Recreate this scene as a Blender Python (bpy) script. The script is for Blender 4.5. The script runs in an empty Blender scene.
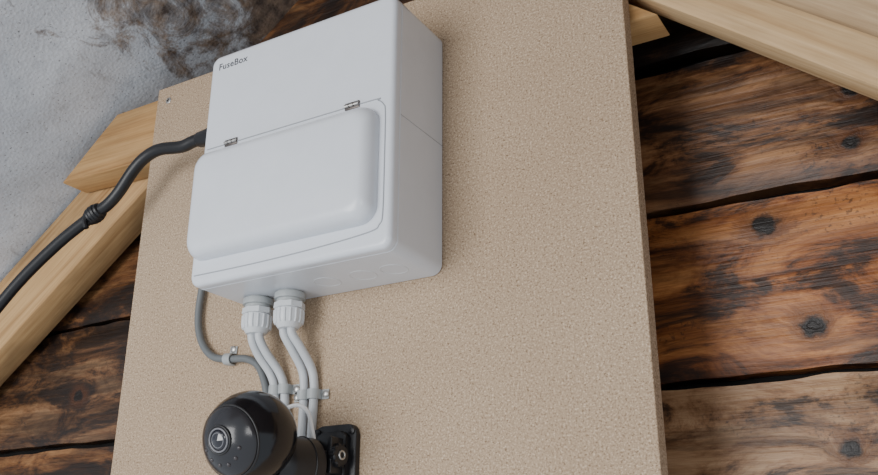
import bpy, bmesh, random
from math import *
from mathutils import Vector, Matrix, noise
random.seed(4)
scene=bpy.context.scene
COL=scene.collection

# ---------------------------------------------------------------- materials
class M:
    def __init__(s,name,rough=.5,metal=0.0,color=(.8,.8,.8),spec=.5):
        s.m=bpy.data.materials.new(name); s.m.use_nodes=True
        s.nt=s.m.node_tree; s.b=s.nt.nodes['Principled BSDF']
        s.b.inputs['Roughness'].default_value=rough
        s.b.inputs['Metallic'].default_value=metal
        s.b.inputs['Base Color'].default_value=(*color,1)
        s.b.inputs['Specular IOR Level'].default_value=spec
    def n(s,t,**k):
        nd=s.nt.nodes.new(t)
        for a,b in k.items():
            if a in nd.inputs: nd.inputs[a].default_value=b
            else: setattr(nd,a,b)
        return nd
    def l(s,a,b): s.nt.links.new(a,b)
    def coord(s,scale=(1,1,1)):
        g=s.n('ShaderNodeNewGeometry'); mp=s.n('ShaderNodeMapping')
        mp.inputs['Scale'].default_value=scale
        s.l(g.outputs['Position'],mp.inputs['Vector']); return mp.outputs[0]
    def noise(s,vec,scale,detail=4,rough=.6,dist=0):
        nd=s.n('ShaderNodeTexNoise'); nd.inputs['Scale'].default_value=scale
        nd.inputs['Detail'].default_value=detail; nd.inputs['Roughness'].default_value=rough
        nd.inputs['Distortion'].default_value=dist
        s.l(vec,nd.inputs['Vector']); return nd.outputs[0]
    def ramp(s,fac,stops):
        r=s.n('ShaderNodeValToRGB'); e=r.color_ramp.elements
        while len(e)<len(stops): e.new(.5)
        for i,(p,c) in enumerate(stops):
            e[i].position=p; e[i].color=(*c,1) if len(c)==3 else c
        s.l(fac,r.inputs[0]); return r.outputs[0]
    def mix(s,fac,a,b,mode='MIX'):
        x=s.n('ShaderNodeMix'); x.data_type='RGBA'; x.blend_type=mode
        if hasattr(fac,'is_linked'): s.l(fac,x.inputs[0])
        else: x.inputs[0].default_value=fac
        for v,i in ((a,6),(b,7)):
            if hasattr(v,'is_linked'): s.l(v,x.inputs[i])
            else: x.inputs[i].default_value=(*v,1)
        return x.outputs[2]
    def math(s,op,a,b=0,c=None,clamp=False):
        x=s.n('ShaderNodeMath'); x.operation=op; x.use_clamp=clamp
        for v,i in ((a,0),(b,1))+(((c,2),) if c is not None else ()):
            if hasattr(v,'is_linked'): s.l(v,x.inputs[i])
            else: x.inputs[i].default_value=v
        return x.outputs[0]
    def bump(s,h,strength=.3,dist=.001):
        b=s.n('ShaderNodeBump'); b.inputs['Strength'].default_value=strength; b.inputs['Distance'].default_value=dist
        s.l(h,b.inputs['Height']); s.l(b.outputs[0],s.b.inputs['Normal'])
    def color(s,c): s.l(c,s.b.inputs['Base Color'])

def plastic(name,c,rough=.35,bump=0.0):
    m=M(name,rough=rough,color=c)
    v=m.coord(); n=m.noise(v,35,3)
    m.color(m.mix(m.ramp(n,[(.3,(0,0,0)),(.7,(1,1,1))]),tuple(x*.965 for x in c),c))
    if bump: m.bump(m.noise(v,900,2),bump,.0003)
    return m.m

WHITE=plastic('white_plastic',(.67,.70,.755),.24,.04)
WHITE2=plastic('gland_plastic',(.60,.62,.64),.35)
GREYP=plastic('grey_gland',(.36,.38,.385),.4)
CABW=plastic('white_pvc',(.50,.52,.54),.42)
CABG=plastic('grey_pvc',(.13,.14,.145),.45)
BLKP=plastic('black_pvc',(.006,.006,.008),.42)
BLKG=plastic('black_gloss',(.004,.004,.006),.16)
BLKM=plastic('black_matte',(.008,.008,.010),.38)
WPVC=plastic('bright_white_pvc',(.8,.8,.8),.4)
RINGM=plastic('lens_ring_grey',(.16,.16,.175),.25)
FACE=plastic('face_window',(.022,.022,.026),.2)
LINE=plastic('seam_grey',(.32,.34,.37),.6)
INK=plastic('print_ink',(.04,.04,.05),.6)
GLASS=M('lens_glass',rough=.03,color=(.004,.004,.01)); GLASS.b.inputs['Coat Weight'].default_value=1; GLASS=GLASS.m
LED=plastic('dark_sensor',(.05,.045,.05),.2)
def metal(name,c,r):
    m=M(name,rough=r,metal=.85,color=c); v=m.coord(); m.color(m.mix(m.noise(v,300,2),tuple(x*.7 for x in c),c)); return m.m
STEEL=metal('zinc_steel',(.55,.54,.52),.35)
DARKM=metal('dark_clip_metal',(.16,.14,.13),.4)  # dark metal of the hinge plates and screw slots

# chipboard
def chip():
    m=M('chipboard',rough=.8,spec=.2)
    v=m.coord((1,1,1))
    f1=m.noise(v,560,2,.8); f2=m.noise(m.coord((1,1,1.4)),340,2,.65); big=m.noise(v,5,4)
    c=m.ramp(f1,[(.31,(.20,.133,.082)),(.44,(.385,.282,.19)),(.56,(.45,.338,.235)),(.69,(.68,.55,.42))])
    d=m.ramp(f2,[(.32,(.42,.36,.31)),(.41,(1,1,1)),(.8,(1.0,1.0,1.0))])
    c=m.mix(.85,c,d,'MULTIPLY')
    c=m.mix(m.ramp(big,[(.35,(0,0,0)),(.65,(1,1,1))]),c,m.mix(1,c,(.92,.905,.89),'MULTIPLY'))
    m.color(c); m.bump(f1,.09,.0004); return m.m
CHIP=chip()

def timber(name,dark,mid,light,ang=0.0,gs=1.0,weather=.3):
    m=M(name,rough=.7,spec=.25)
    g=m.n('ShaderNodeNewGeometry'); r=m.n('ShaderNodeVectorRotate'); r.rotation_type='Y_AXIS'; r.inputs['Angle'].default_value=ang
    m.l(g.outputs['Position'],r.inputs['Vector'])
    def mapped(sc):
        mp=m.n('ShaderNodeMapping'); mp.inputs['Scale'].default_value=sc; m.l(r.outputs[0],mp.inputs['Vector']); return mp.outputs[0]
    a=m.noise(mapped((2.0*gs,50*gs,60*gs)),1.4,5,.6,.3)
    b=m.noise(mapped((12,240,300)),1,3,.6)
    p=m.noise(mapped((5,14,14)),1,4,.6)
    c=m.ramp(a,[(.30,dark),(.42,mid),(.55,light),(.66,mid),(.8,light)])
    c=m.mix(.5,c,m.ramp(b,[(.3,(.68,.62,.56)),(.6,(1,1,1))]),'MULTIPLY')
    c=m.mix(m.ramp(p,[(.46,(0,0,0)),(.66,(weather,)*3)]),c,(.15,.095,.05))
    m.color(c); m.bump(b,.3,.001); return m.m
PINE_H=timber('pine_collar',(.32,.17,.065),(.46,.265,.11),(.54,.33,.145),0)
PINE_L=timber('pine_rafter_left',(.32,.18,.075),(.46,.275,.125),(.55,.35,.165),atan(.737),1,.6)
PINE_R=timber('pine_rafter_right',(.40,.25,.12),(.52,.345,.18),(.60,.42,.235),-atan(.825))
PINE_R2=timber('pine_rafter_right2',(.34,.225,.125),(.44,.31,.18),(.51,.37,.225),-atan(.825))

# rough cladding
def cladding(name,dark,mid,light,knots,seed,stain=.5,smin=.44,smax=.58,mth=.50):
    m=M(name,rough=.42,spec=.4)
    g=m.n('ShaderNodeNewGeometry'); pos=g.outputs['Position']
    sep=m.n('ShaderNodeSeparateXYZ'); m.l(pos,sep.inputs[0])
    field=None
    for kx,kz,kr in knots:
        dx=m.math('MULTIPLY',m.math('SUBTRACT',sep.outputs[0],kx),.85)
        dz=m.math('SUBTRACT',sep.outputs[2],kz)
        d=m.math('SQRT',m.math('ADD',m.math('MULTIPLY',dx,dx),m.math('MULTIPLY',dz,dz)))
        d=m.math('DIVIDE',d,kr)
        field=d if field is None else m.math('MINIMUM',field,d)
    wob=m.noise(pos,110,3)
    field=m.math('ADD',field,m.math('MULTIPLY',m.math('SUBTRACT',wob,.5),1.1))
    infl=m.math('DIVIDE',1.0,m.math('ADD',m.math('MULTIPLY',field,field),.6))
    cmb=m.n('ShaderNodeCombineXYZ')
    m.l(m.math('MULTIPLY',sep.outputs[0],2.0),cmb.inputs[0])
    cmb.inputs[1].default_value=seed
    m.l(m.math('ADD',m.math('MULTIPLY',sep.outputs[2],26),m.math('MULTIPLY',infl,.9)),cmb.inputs[2])
    gr=m.noise(cmb.outputs[0],1.3,6,.6,.4)
    def mapped(sc,loc=(0,0,0)):
        mp=m.n('ShaderNodeMapping'); mp.inputs['Scale'].default_value=sc; mp.inputs['Location'].default_value=loc; m.l(pos,mp.inputs['Vector']); return mp.outputs[0]
    fine=m.noise(mapped((9,60,260)),1,4,.65)
    c=m.ramp(gr,[(.30,dark),(.42,mid),(.52,light),(.60,mid),(.72,light),(.82,dark)])
    c=m.mix(.6,c,m.ramp(fine,[(.3,(.62,.54,.46)),(.6,(1,1,1))]),'MULTIPLY')
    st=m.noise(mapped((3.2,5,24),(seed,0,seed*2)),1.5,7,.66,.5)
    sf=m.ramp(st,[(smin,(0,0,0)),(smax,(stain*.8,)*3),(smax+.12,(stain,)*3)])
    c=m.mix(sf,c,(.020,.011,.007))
    # soft brown damp areas around the mould, then the mould itself
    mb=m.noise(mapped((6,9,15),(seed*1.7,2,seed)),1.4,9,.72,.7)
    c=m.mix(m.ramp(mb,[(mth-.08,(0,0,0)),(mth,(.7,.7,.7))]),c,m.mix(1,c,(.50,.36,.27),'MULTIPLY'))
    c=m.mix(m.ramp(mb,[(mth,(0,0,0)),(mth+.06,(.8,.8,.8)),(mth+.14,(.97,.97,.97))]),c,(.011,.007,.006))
    sp=m.noise(pos,260,3,.6); sm=m.noise(mapped((7,7,11),(seed,3,0)),1.6,3)
    spots=m.math('MULTIPLY',m.ramp(sp,[(.55,(0,0,0)),(.66,(1,1,1))]),m.ramp(sm,[(.50,(0,0,0)),(.65,(.6,.6,.6))]))
    c=m.mix(spots,c,(.013,.010,.009))
    k=m.ramp(field,[(.6,(1,1,1)),(1.0,(0,0,0))]); halo=m.ramp(m.math('MULTIPLY',field,.4),[(.30,(.75,.75,.75)),(.85,(0,0,0))])
    c=m.mix(halo,c,(.085,.028,.010)); c=m.mix(k,c,(.010,.007,.006))
    m.color(c)
    h=m.math('ADD',m.math('MULTIPLY',fine,.5),gr)
    m.bump(h,.6,.003); return m.m
KN=[(.487,.037,.0125),(.575,.150,.008),(.567,.100,.008),(.515,-.058,.011),(.53,-.16,.009),
    (-.40,-.03,.009),(-.36,-.15,.009)]
CL=[cladding('cladding_a',(.045,.021,.010),(.215,.100,.044),(.38,.195,.090),KN,1.3,.75,.47,.60,.49),
    cladding('cladding_b',(.07,.025,.009),(.31,.115,.036),(.50,.215,.072),KN,5.1,.65,.50,.63,.515),
    cladding('cladding_c',(.12,.066,.034),(.31,.178,.092),(.46,.29,.165),KN,9.7,.6,.50,.64,.53),
    cladding('cladding_d_shade',(.01,.007,.005),(.04,.024,.016),(.11,.065,.040),KN,13.2,.9),  # top plank: shadow below the collar tie painted into its dark tones
    cladding('cladding_e',(.03,.015,.008),(.145,.065,.026),(.28,.140,.058),KN,21.4,.85,.43,.57,.475),
    cladding('cladding_f',(.05,.026,.013),(.175,.09,.042),(.30,.17,.085),KN,27.7,.85,.43,.57,.475)]
GAP_SHADE=plastic('painted_gap_shade',(.004,.003,.003),.9)  # near-black backing sheet, painted as the shade inside the plank gaps

def membrane():
    m=M('roof_membrane',rough=.5,spec=.35)
    v=m.coord((1,1,1)); big=m.noise(v,7,4,.55); fine=m.noise(v,300,3,.7); mid=m.noise(v,60,4,.6)
    vo=m.n('ShaderNodeTexVoronoi'); vo.inputs['Scale'].default_value=240; m.l(v,vo.inputs['Vector'])
    c=m.ramp(big,[(.3,(.46,.49,.535)),(.5,(.55,.58,.63)),(.7,(.65,.675,.72))])
    c=m.mix(.3,c,m.ramp(mid,[(.32,(.62,.63,.65)),(.5,(1,1,1))]),'MULTIPLY')
    c=m.mix(m.ramp(fine,[(.31,(.85,.85,.85)),(.38,(0,0,0))]),c,(.10,.10,.105))
    g=m.n('ShaderNodeNewGeometry'); sep=m.n('ShaderNodeSeparateXYZ'); m.l(g.outputs['Position'],sep.inputs[0])
    grad=m.math('MULTIPLY',m.math('ADD',sep.outputs[0],.30),4.2,clamp=True)
    sn=m.noise(m.coord((1,.8,1)),18,8,.72,.9)
    s=m.math('ADD',sn,m.math('MULTIPLY',m.math('SUBTRACT',grad,.5),.46))
    c=m.mix(m.ramp(s,[(.46,(0,0,0)),(.52,(.55,.55,.55)),(.62,(.93,.93,.93))]),c,m.ramp(m.noise(v,60,4),[(.35,(.055,.032,.020)),(.65,(.25,.17,.11))]))
    ds=m.noise(m.coord((1,.35,1)),26,7,.7,.6)
    c=m.mix(m.ramp(ds,[(.60,(0,0,0)),(.72,(.5,.5,.5))]),c,(.16,.14,.125))
    m.color(c)
    h=m.math('ADD',m.math('MULTIPLY',vo.outputs[0],.5),m.math('ADD',m.math('MULTIPLY',mid,.5),m.math('MULTIPLY',fine,.4)))
    m.bump(h,.4,.002); return m.m
MEMB=membrane()

# ---------------------------------------------------------------- mesh helpers
def obj(name,bm,mats,parent=None,smooth=True,angle=35):
    bmesh.ops.recalc_face_normals(bm,faces=bm.faces)
    me=bpy.data.meshes.new(name); bm.to_mesh(me); bm.free()
    if not isinstance(mats,(list,tuple)): mats=[mats]
    for m in mats: me.materials.append(m)
    if smooth:
        me.shade_smooth(); me.set_sharp_from_angle(angle=radians(angle))
    o=bpy.data.objects.new(name,me); COL.objects.link(o)
    if parent: o.parent=parent
    return o
def empty(name,loc=(0,0,0)):
    e=bpy.data.objects.new(name,None); e.empty_display_size=.02; COL.objects.link(e); return e
def merge(bm,t):
    me=bpy.data.meshes.new('tmp'); t.to_mesh(me); t.free(); bm.from_mesh(me); bpy.data.meshes.remove(me)
def prism(bm,pts,y0,y1,bev=0,seg=2,mat=0):
    t=bmesh.new()
    a=[t.verts.new((x,y0,z)) for x,z in pts]; b=[t.verts.new((x,y1,z)) for x,z in pts]
    t.faces.new(a); t.faces.new(b[::-1]); n=len(pts)
    for i in range(n): t.faces.new((a[i],b[i],b[(i+1)%n],a[(i+1)%n]))
    if bev: bmesh.ops.bevel(t,geom=t.edges[:],offset=bev,segments=seg,affect='EDGES',profile=.5)
    for f in t.faces: f.material_index=mat
    merge(bm,t)
def rrect(x0,x1,z0,z1,r,seg=8):
    pts=[]
    for cx,cz,a0 in ((x1-r,z1-r,0),(x0+r,z1-r,90),(x0+r,z0+r,180),(x1-r,z0+r,270)):
        for i in range(seg+1):
            a=radians(a0+90*i/seg); pts.append((cx+r*cos(a),cz+r*sin(a)))
    return pts
def loft(bm,loops,cap0=True,cap1=True,mat=0):
    t=bmesh.new(); vs=[[t.verts.new(p) for p in l] for l in loops]; n=len(loops[0])
    for a,b in zip(vs,vs[1:]):
        for i in range(n): t.faces.new((a[i],a[(i+1)%n],b[(i+1)%n],b[i]))
    if cap0: t.faces.new(vs[0][::-1])
    if cap1: t.faces.new(vs[-1])
    for f in t.faces: f.material_index=mat
    merge(bm,t)
def frame(d):
    d=Vector(d).normalized(); u=d.cross(Vector((0,0,1)))
    if u.length<.01: u=d.cross(Vector((0,1,0)))
    u.normalize(); return d,u,u.cross(d)
def lathe(bm,c,d,prof,seg=40,mat=0):
    d,u,w=frame(d); c=Vector(c)
    loops=[[c+d*h+(u*cos(2*pi*i/seg)+w*sin(2*pi*i/seg))*r for i in range(seg)] for h,r in prof]
    loft(bm,loops,mat=mat)
def smoothpath(pts,sub=10):
    P=[Vector(p) for p in pts]; out=[]
    for i in range(len(P)-1):
        p0=P[max(i-1,0)];p1=P[i];p2=P[i+1];p3=P[min(i+2,len(P)-1)]
        for k in range(sub):
            t=k/sub
            out.append(.5*((2*p1)+(p2-p0)*t+(2*p0-5*p1+4*p2-p3)*t*t+(3*p1-p0-3*p2+p3)*t**3))
    out.append(P[-1]); return out
def tube(bm,pts,r,sub=10,seg=16,mat=0,flat=1.0):
    P=smoothpath(pts,sub) if sub>1 else [Vector(p) for p in pts]
    loops=[]; u=None
    for i,p in enumerate(P):
        t=(P[min(i+1,len(P)-1)]-P[max(i-1,0)]).normalized()
        if u is None: u=t.orthogonal().normalized()
        u=(u-t*u.dot(t)).normalized(); w=t.cross(u)
        loops.append([p+(u*cos(2*pi*k/seg)+w*sin(2*pi*k/seg)*flat)*r for k in range(seg)])
    loft(bm,loops,mat=mat)
def torus(bm,c,d,R,r,mat=0,s1=36,s2=10):
    d,u,w=frame(d); c=Vector(c); t=bmesh.new(); vs=[]
    for i in range(s1):
        a=2*pi*i/s1; e=u*cos(a)+w*sin(a)
        vs.append([t.verts.new(c+e*(R+r*cos(2*pi*j/s2))+d*r*sin(2*pi*j/s2)) for j in range(s2)])
    for i in range(s1):
        for j in range(s2):
            t.faces.new((vs[i][j],vs[(i+1)%s1][j],vs[(i+1)%s1][(j+1)%s2],vs[i][(j+1)%s2]))
    for f in t.faces: f.material_index=mat
    merge(bm,t)

# ---------------------------------------------------------------- chipboard panel
bm=bmesh.new(); prism(bm,[(-.1765,-.75),(.4127,-.75),(.4127,.306),(-.1765,.306)],0,.018,.0006,1)
obj('particleboard_panel',bm,CHIP,smooth=False)
def screw(name,c,r=.0042,parent=None):
    bm=bmesh.new(); lathe(bm,c,(0,-1,0),[(-.004,r*.5),(0,r),(.0007,r),(.0012,r*.75),(.0012,.0001)],24)
    x,y,z=c
    for a in (0,pi/2):
        t=[( x+cos(a)*r*.55-sin(a)*r*.12, z+sin(a)*r*.55+cos(a)*r*.12),( x-cos(a)*r*.55-sin(a)*r*.12, z-sin(a)*r*.55+cos(a)*r*.12),
           ( x-cos(a)*r*.55+sin(a)*r*.12, z-sin(a)*r*.55-cos(a)*r*.12),( x+cos(a)*r*.55+sin(a)*r*.12, z+sin(a)*r*.55-cos(a)*r*.12)]
        prism(bm,t,y-.0016,y-.0008,mat=1)
    return obj(name,bm,[STEEL,DARKM],parent)
screw('wood_screw',(-.157,0,.286))

# ---------------------------------------------------------------- roof timbers
bm=bmesh.new(); prism(bm,[(-.362,.230),(-.272,.307),(.32,.309),(.438,.2145),(0,.218)],.0182,.058,.0015,2)
obj('collar_tie',bm,PINE_H,angle=30)
def zl(x): return .1746+.737*(x+.3022)
def zu(x): return .250+.735*(x+.366)
bm=bmesh.new(); prism(bm,[(-1.1,zl(-1.1)),(-.13,zl(-.13)),(-.21,.308),(-.285,.308),(-1.1,zu(-1.1)-.004)],.0605,.105,.002,2)
obj('roof_rafter',bm,PINE_L,angle=30)
def zr(x,o=0): return .2195-.825*(x-.444)+o
bm=bmesh.new(); prism(bm,[(.31,zr(.31,.003)),(1.1,zr(1.1)),(1.1,zr(1.1,.050)),(.31,zr(.31,.050))],.0186,.048,.002,2)
obj('roof_rafter',bm,PINE_R,angle=30)
bm=bmesh.new(); prism(bm,[(.27,zr(.27,.0515)),(1.1,zr(1.1,.0515)),(1.1,zr(1.1,.16)),(.27,zr(.27,.16))],.028,.075,.002,2)
obj('roof_rafter',bm,PINE_R2,angle=30)

# ---------------------------------------------------------------- gable cladding
def clad(bm,x0,x1,z0,z1,y,tilt,mat,sd):
    t=bmesh.new(); nx=110; nz=14; th=.02
    F=[];B=[]
    for i in range(nx+1):
        x=x0+(x1-x0)*i/nx
        e1=noise.noise(Vector((x*5,sd,0)))*.007+noise.noise(Vector((x*26,sd,3)))*.0028
        e0=noise.noise(Vector((x*4,sd,9)))*.005+noise.noise(Vector((x*24,sd,5)))*.0022
        colf=[];colb=[]
        for j in range(nz+1):
            q=j/nz; z=(z0+e0)+(z1+e1-z0-e0)*q
            yy=y-tilt*q+noise.noise(Vector((x*6,z*24,sd)))*.0022+noise.noise(Vector((x*30,z*90,sd)))*.0007
            edge=min(q,1-q)*nz
            if edge<1: yy+=.004
            colf.append(t.verts.new((x,yy,z))); colb.append(t.verts.new((x,yy+th,z)))
        F.append(colf);B.append(colb)
    for i in range(nx):
        for j in range(nz):
            t.faces.new((F[i][j],F[i+1][j],F[i+1][j+1],F[i][j+1]))
        t.faces.new((F[i][0],B[i][0],B[i+1][0],F[i+1][0]))
        t.faces.new((F[i][nz],F[i+1][nz],B[i+1][nz],B[i][nz]))
    for f in t.faces: f.material_index=mat
    merge(bm,t)
bm=bmesh.new()
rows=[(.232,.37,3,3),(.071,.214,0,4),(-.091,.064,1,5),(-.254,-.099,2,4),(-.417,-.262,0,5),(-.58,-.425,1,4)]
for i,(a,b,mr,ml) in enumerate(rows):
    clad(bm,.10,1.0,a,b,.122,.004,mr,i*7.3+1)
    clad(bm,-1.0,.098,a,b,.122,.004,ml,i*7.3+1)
clad(bm,-.75,.75,.378,.55,.124,.004,4,71.)
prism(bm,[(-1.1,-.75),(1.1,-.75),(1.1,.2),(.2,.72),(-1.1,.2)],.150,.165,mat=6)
obj('wall_back',bm,CL+[GAP_SHADE],angle=60)

# ---------------------------------------------------------------- roof membrane
def sheet(bm,x0,x1,zf,y0,y1,nx,ny,sd):
    t=bmesh.new(); G=[]
    for i in range(nx+1):
        x=x0+(x1-x0)*i/nx; row=[]
        for j in range(ny+1):
            y=y0+(y1-y0)*j/ny
            k=.5+.5*min(1,abs(y-.08)/.1)
            d=abs(noise.noise(Vector((x*6,y*5,sd))))*.016*k+noise.noise(Vector((x*15,y*15,sd+4)))*.003*k
            row.append(t.verts.new((x,y,zf(x)+.004+d)))
        G.append(row)
    for i in range(nx):
        for j in range(ny): t.faces.new((G[i][j],G[i+1][j],G[i+1][j+1],G[i][j+1]))
    merge(bm,t)
bm=bmesh.new()
sheet(bm,-1.1,.19,zu,-1.1,.15,180,180,2.)
sheet(bm,.19,1.1,lambda x:zu(.19)-.825*(x-.19),-1.1,.15,60,90,12.)
obj('ceiling',bm,MEMB,angle=180)

# ---------------------------------------------------------------- consumer unit
W,D,H=.2277,.0862,.25
cu=empty('consumer_unit')
def ring(y,ins,r,x0=0,x1=W,z0=0,z1=H):
    return [(x,y,z) for x,z in rrect(x0+ins,x1-ins,z0+ins,z1-ins,max(r-ins*.6,.001),8)]
bm=bmesh.new()
L=[ring(-.0005,.001,.010),ring(-.0015,0,.010),ring(-.004,0,.010),ring(-.070,0,.010),ring(-.0745,0,.010),ring(-.0750,.0006,.010),ring(-.0756,.0006,.010),ring(-.0761,0.0001,.010),ring(-.0775,0.0001,.010)]
for k in range(7):
    a=k/6*pi/2; L.append(ring(-(D-.0055)-.0055*sin(a),.0002+.0050*(1-cos(a)),.010))
L.append(ring(-D,.0075,.010)); L.append(ring(-D,.011,.010))
loft(bm,L)
obj('housing',bm,WHITE,cu,angle=40)
bm=bmesh.new(); L=[]
x0,x1,z0,z1=.0015,.2135,.024,.1345
def rr(y,ins,r): return [(x,y,z) for x,z in rrect(x0+ins,x1-ins,z0+ins,z1-ins*1.0,max(r,.002),10)]
L.append(rr(-D+.002,0,.016)); L.append(rr(-D-.001,0,.016))
for k in range(1,9):
    a=k/8*pi/2; L.append(rr(-D-.001-.016*sin(a),.0125*(1-cos(a)),.016-.003*k/8))
for k in range(1,4): L.append(rr(-D-.017-.0004*k,.0125+.006*k,.012))
loft(bm,L); obj('flip_cover',bm,WHITE,cu,angle=60)
bm=bmesh.new(); yl=-D-.0001
pts=[(.0065,yl,.1425),(.06,yl,.1425),(.20,yl,.1425),(.2115,yl,.1405),(.2175,yl,.135),(.2195,yl,.126)]
pts+=[(.2198,yl,.08),(.2195,yl,.032),(.2165,yl,.0215),(.206,yl,.0165),(.15,yl,.0125),(.08,yl,.0105),(.0065,yl,.0105)]
tube(bm,pts,.0006,8,6); obj('door_seam',bm,LINE,cu)
bm=bmesh.new(); tube(bm,[(W+.0001,-.074,.128),(W+.0001,-.02,.128),(W+.0001,-.001,.128)],.0003,1,6)
obj('side_seam',bm,LINE,cu)
for k,hx in enumerate((.0385,.1835)):
    bm=bmesh.new()
    prism(bm,[(hx-.008,.1395),(hx+.008,.1395),(hx+.008,.1465),(hx-.008,.1465)],-D-.0012,-D+.001,.0005,2,0)
    for s in (-1,0,1):
        lathe(bm,(hx+s*.0052-.0022,-D-.0016,.143),(1,0,0),[(0,.0001),(0,.0018),(.0044,.0018),(.0044,.0001)],16,mat=1)
    obj('hinge_%d'%(k+1),bm,[DARKM,STEEL],cu)
cv=bpy.data.curves.new('label','FONT'); cv.body='FuseBox'; cv.size=.0104; cv.extrude=.00008; cv.offset=.00012; cv.space_character=1.08
to=bpy.data.objects.new('label_tmp',cv); COL.objects.link(to)
to.rotation_euler=(pi/2,0,0); to.location=(.0115,-D-.0001,.2315)
bpy.context.view_layer.update()
me=bpy.data.meshes.new_from_object(to.evaluated_get(bpy.context.evaluated_depsgraph_get()))
me.transform(to.matrix_world); me.materials.clear(); me.materials.append(INK)
lo=bpy.data.objects.new('printed_label',me); COL.objects.link(lo); lo.parent=cu; bpy.data.objects.remove(to)
bm=bmesh.new()
for kx,ky,kr in ((.125,-.035,.0125),(.165,-.035,.0125),(.198,-.035,.0125)):
    torus(bm,(kx,ky,-.0000),(0,0,1),kr,.0003)
obj('knockouts',bm,WHITE2,cu)
for k,(gx,gy) in enumerate(((.0350,-.0265),(.0745,-.0265))):
    bm=bmesh.new()
    lathe(bm,(gx,gy,.001),(0,0,-1),[(0,.0125),(.0025,.0128),(.0028,.0148),(.0085,.0148),(.0088,.0125),(.0115,.0125)],48,mat=1)
    lathe(bm,(gx,gy,-.0105),(0,0,-1),[(0,.0125),(.0006,.0146),(.006,.0150),(.0066,.0142)],8,mat=0)
    prof=[(0,.0125),(.0006,.0138),(.010,.0138),(.014,.0128),(.0175,.0105),(.019,.0095),(.019,.0060)]
    lathe(bm,(gx,gy,-.017),(0,0,-1),prof,48,mat=0)
    for i in range(16):
        a=2*pi*i/16; px,py=gx+cos(a)*.0137,gy+sin(a)*.0137
        tube(bm,[(px,py,-.0185),(px,py,-.0275),(gx+cos(a)*.0128,gy+sin(a)*.0128,-.0312)],.0011,1,8)
    obj('cable_gland_%d'%(k+1),bm,[WHITE2,GREYP],cu,angle=30)
bm=bmesh.new()
lathe(bm,(.001,-.045,.186),(-1,0,0),[(0,.013),(.006,.013),(.006,.0115),(.028,.0115),(.036,.0095),(.050,.0085),(.052,.0072)],36)
obj('supply_gland',bm,BLKM,cu,angle=30)

# ---------------------------------------------------------------- cables
def cable(name,pts,r,mat,flat=1,seg=16):
    bm=bmesh.new(); tube(bm,pts,r,10,seg,flat=flat); return obj(name,bm,mat,angle=80)
g1=(.0350,-.0265); g2=(.0745,-.0265)
cr=.0042
for gx,s,xs in ((g1[0],-1,(.033,.0405,.0450,.0475,.050)),(g1[0],1,(.0435,.0515,.0565,.0590,.061)),
                (g2[0],-1,(.0745,.0790,.0805,.0810,.081)),(g2[0],1,(.0850,.0900,.0922,.0925,.092))):
    x=gx+s*.0046
    cable('electrical_cable',[(x,-.0265,-.030),(x,-.0265,-.040),(xs[0],-.019,-.054),(xs[1],-.0085,-.071),(xs[2],-.0055,-.086),(xs[3],-.0055,-.107),(xs[4],-.0055,-.150),(xs[4],-.0055,-.30)],cr,CABW)
cable('grey_cable',[(-.060,-.006,.06),(-.064,-.006,.03),(-.0655,-.006,.004),(-.062,-.006,-.016),(-.053,-.006,-.033),(-.038,-.006,-.0455),(-.0167,-.006,-.0500),(.006,-.006,-.0525),(.022,-.006,-.061),(.0315,-.006,-.077),(.0365,-.006,-.095),(.038,-.006,-.12),(.038,-.006,-.3)],.0038,CABG)
cable('supply_cable',[(-.040,-.045,.187),(-.058,-.045,.1865),(-.0764,-.045,.1845),(-.110,-.045,.1895),(-.132,-.045,.185),(-.149,-.045,.173),(-.168,-.045,.151),(-.184,-.045,.139),(-.2035,-.045,.1315),(-.256,-.045,.109),(-.311,-.045,.077),(-.351,-.045,.046),(-.40,-.045,.001),(-.47,-.045,-.08)],.0068,BLKP)
bm=bmesh.new()
d=Vector((.05,0,.02)).normalized()
for o,R in ((-.009,.0072),(-.005,.0088),(-.001,.0094),(.003,.0092),(.007,.0080)):
    torus(bm,Vector((-.2035,-.045,.1315))+d*o,d,R-.002,.0036,s1=24)
tube(bm,[(-.206,-.050,.135),(-.210,-.052,.123),(-.207,-.051,.113)],.003,6,10)
obj('cable_joint_tape',bm,BLKP)

def pclip(name,x,z,r,y=-.0058,tab=1):
    bm=bmesh.new(); w=.0045; n=14; R=r+.0006
    path=[(x+tab*(R+.009),-.0006),(x+tab*(R+.001),-.0006)]
    for i in range(n+1):
        a=pi*i/n; path.append((x+tab*R*cos(a),y-R*sin(a)))
    path.append((x-tab*R,-.0006))
    t=bmesh.new(); th=.0011
    rows=[]
    P=[Vector((a,b)) for a,b in path]
    for i,p in enumerate(P):
        tt=(P[min(i+1,len(P)-1)]-P[max(i-1,0)]).normalized(); nn=Vector((-tt.y,tt.x))*th
        q=p-nn if (p-nn-Vector((x,y))).length>(p+nn-Vector((x,y))).length else p+nn
        if i<2: q=p+Vector((0,-th))
        rows.append([t.verts.new((p.x,p.y,z-w)),t.verts.new((p.x,p.y,z+w)),t.verts.new((q.x,q.y,z+w)),t.verts.new((q.x,q.y,z-w))])
    for a,b in zip(rows,rows[1:]):
        for i in range(4): t.faces.new((a[i],a[(i+1)%4],b[(i+1)%4],b[i]))
    t.faces.new(rows[0][::-1]); t.faces.new(rows[-1])
    merge(bm,t)
    lathe(bm,(x+tab*(R+.006),-.0015,z),(0,-1,0),[(0,.0001),(0,.0036),(.0012,.0034),(.0022,.002),(.0022,.0001)],20,mat=1)
    return obj(name,bm,[GREYP,STEEL],angle=40)
pclip('cable_clip',.0455,-.088,.0045,tab=-1)
pclip('cable_clip',.0575,-.088,.0045,tab=1)
pclip('cable_clip',.0925,-.096,.0045,tab=1)
pclip('cable_clip',.0808,-.096,.0045,tab=-1)
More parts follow.
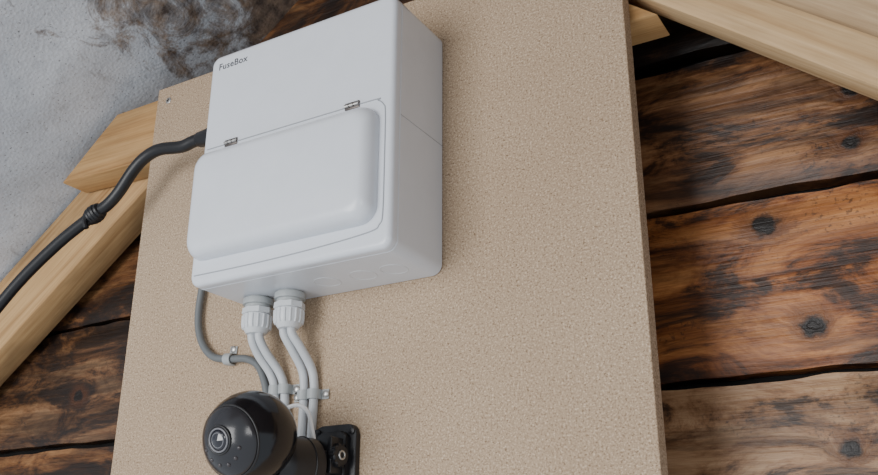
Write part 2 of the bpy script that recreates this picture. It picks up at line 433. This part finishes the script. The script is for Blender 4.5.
o=pclip('cable_clip',0,0,.0042,tab=-1)
o.matrix_world=Matrix.Translation((-.0167,0,-.0500))@Matrix.Rotation(radians(95),4,'Y')

# ---------------------------------------------------------------- security camera
sc=empty('security_camera')
C=Vector((.0945,-.0890,-.1460)); R=.0385
bm=bmesh.new(); bmesh.ops.create_uvsphere(bm,u_segments=64,v_segments=40,radius=R)
fd=Vector((.02,-.95,-.26)).normalized()
bm.transform(Matrix.Translation(C)); obj('ball_head',bm,BLKG,sc,angle=180)
bm=bmesh.new()
prof=[]
for k in range(0,13):
    a=radians(46*(1-k/12)); prof.append((R*cos(a)*1.02,max(R*sin(a)*1.02,.0001)))
lathe(bm,C,fd,[(R*cos(radians(48)),R*sin(radians(48)))]+prof,64)
obj('face_plate',bm,FACE,sc,angle=180)
bm=bmesh.new()
torus(bm,C+fd*R*cos(radians(49)),fd,R*sin(radians(49)),.0009,mat=0,s1=64)
u=fd.cross(Vector((0,0,1))).normalized(); w=u.cross(fd)
lc=C+fd*(R*1.012)+w*.003
torus(bm,lc-fd*.0008,fd,.0112,.0010,mat=0); torus(bm,lc,fd,.0092,.0009,mat=3); torus(bm,lc+fd*.0010,fd,.0058,.0005,mat=3)
lathe(bm,lc,fd,[(-.004,.0088),(-.0002,.0086),(.0010,.0066),(.0018,.0048),(.0026,.0001)],40,mat=1)
for i in range(6):
    a=pi+pi*(i+.5)/6; q=C+fd*(R*.905)+(u*cos(a)+w*sin(a))*.0175
    dd=(q-C).normalized()
    lathe(bm,C+dd*R*1.015,dd,[(-.002,.0017),(.0006,.0017),(.0012,.0010),(.0014,.0001)],14,mat=2)
obj('lens_assembly',bm,[BLKM,GLASS,LED,RINGM],sc,angle=60)
B=Vector((.1160,-.0005,-.1640))
T=C+Vector((.006,.018,-.02))
ax=(T-B).normalized(); Ln=(T-B).length
bm=bmesh.new()
lathe(bm,B,ax,[(.006,.0001),(.006,.015),(.026,.015),(.028,.0225),(.030,.0245),(Ln-.012,.0245),(Ln-.006,.0235),(Ln,.018),(Ln,.0001)],48)
torus(bm,B+ax*.040,ax,.0245,.0009,s1=48)
obj('body_drum',bm,BLKM,sc,angle=40)
bm=bmesh.new()
prism(bm,rrect(.0955,.1430,-.207,-.1265,.009,6),-.0005,-.006,.0012,2)
prism(bm,rrect(.1035,.1365,-.199,-.1335,.006,6),-.0055,-.013,.002,2)
for z in (-.1325,-.2010):
    for x in (.1000,.1380): lathe(bm,(x,-.0055,z),(0,-1,0),[(0,.0001),(0,.0036),(.0022,.0034),(.003,.0015),(.003,.0001)],18,mat=0)
# clevis ears, pivot bolt and locking knob
prism(bm,rrect(.1290,.1340,-.172,-.1400,.002,4),-.012,-.030,.0008,2)
prism(bm,rrect(.1040,.1085,-.172,-.1400,.002,4),-.012,-.030,.0008,2)
lathe(bm,(.132,-.021,-.156),(1,-.12,0),[(0,.0001),(0,.0095),(.0060,.0095),(.0072,.0082),(.0072,.0001)],24)
for i in range(10):
    a=2*pi*i/10; tube(bm,[(.1325,-.021+.0095*cos(a),-.156+.0095*sin(a)),(.1385,-.0215+.0095*cos(a),-.156+.0095*sin(a))],.0012,1,8)
torus(bm,(.1396,-.0218,-.156),(1,-.12,0),.0034,.0009,mat=1,s1=24)
lathe(bm,(.122,-.012,-.186),(0,-1,0),[(0,.0001),(0,.0075),(.005,.0070),(.0062,.0050),(.0062,.0001)],24)
obj('wall_bracket',bm,[BLKM,STEEL],sc,angle=40)
bm=bmesh.new()
tube(bm,[(.080,-.045,-.122),(.0858,-.034,-.1125),(.096,-.031,-.1105),(.106,-.030,-.117),(.112,-.030,-.133),(.113,-.025,-.15)],.0019,8,10)
tube(bm,[(.050,-.066,-.165),(.046,-.064,-.178),(.045,-.060,-.20),(.05,-.05,-.24)],.0022,8,10)
obj('camera_lead',bm,WPVC,sc)

# ---------------------------------------------------------------- light
w=bpy.data.worlds.new('World'); scene.world=w; w.use_nodes=True
bg=w.node_tree.nodes['Background']; bg.inputs[0].default_value=(.86,.93,1.0,1); bg.inputs[1].default_value=.85
def area(name,loc,target,size,sy,power,col):
    l=bpy.data.lights.new(name,'AREA'); l.shape='RECTANGLE'; l.size=size; l.size_y=sy; l.energy=power; l.color=col
    o=bpy.data.objects.new(name,l); COL.objects.link(o); o.location=loc
    o.rotation_euler=(Vector(target)-Vector(loc)).to_track_quat('-Z','Y').to_euler(); return o
area('doorway_daylight',(-.45,-2.4,-.25),(.1,0,.05),1.3,1.4,54,(1,.99,.975))
area('right_area_light',(1.4,-1.7,.1),(.4,0,.05),.6,.6,10,(1,.985,.96))  # smaller, weaker area light from the right

# ---------------------------------------------------------------- camera
cam=bpy.data.cameras.new('Camera'); cam.sensor_width=36; cam.lens=910.46/878*36; cam.clip_start=.01
co=bpy.data.objects.new('Camera',cam); COL.objects.link(co)
co.location=(.61954,-.67199,-.25869); co.rotation_euler=(1.93274,-.00261,.5315)
scene.camera=co
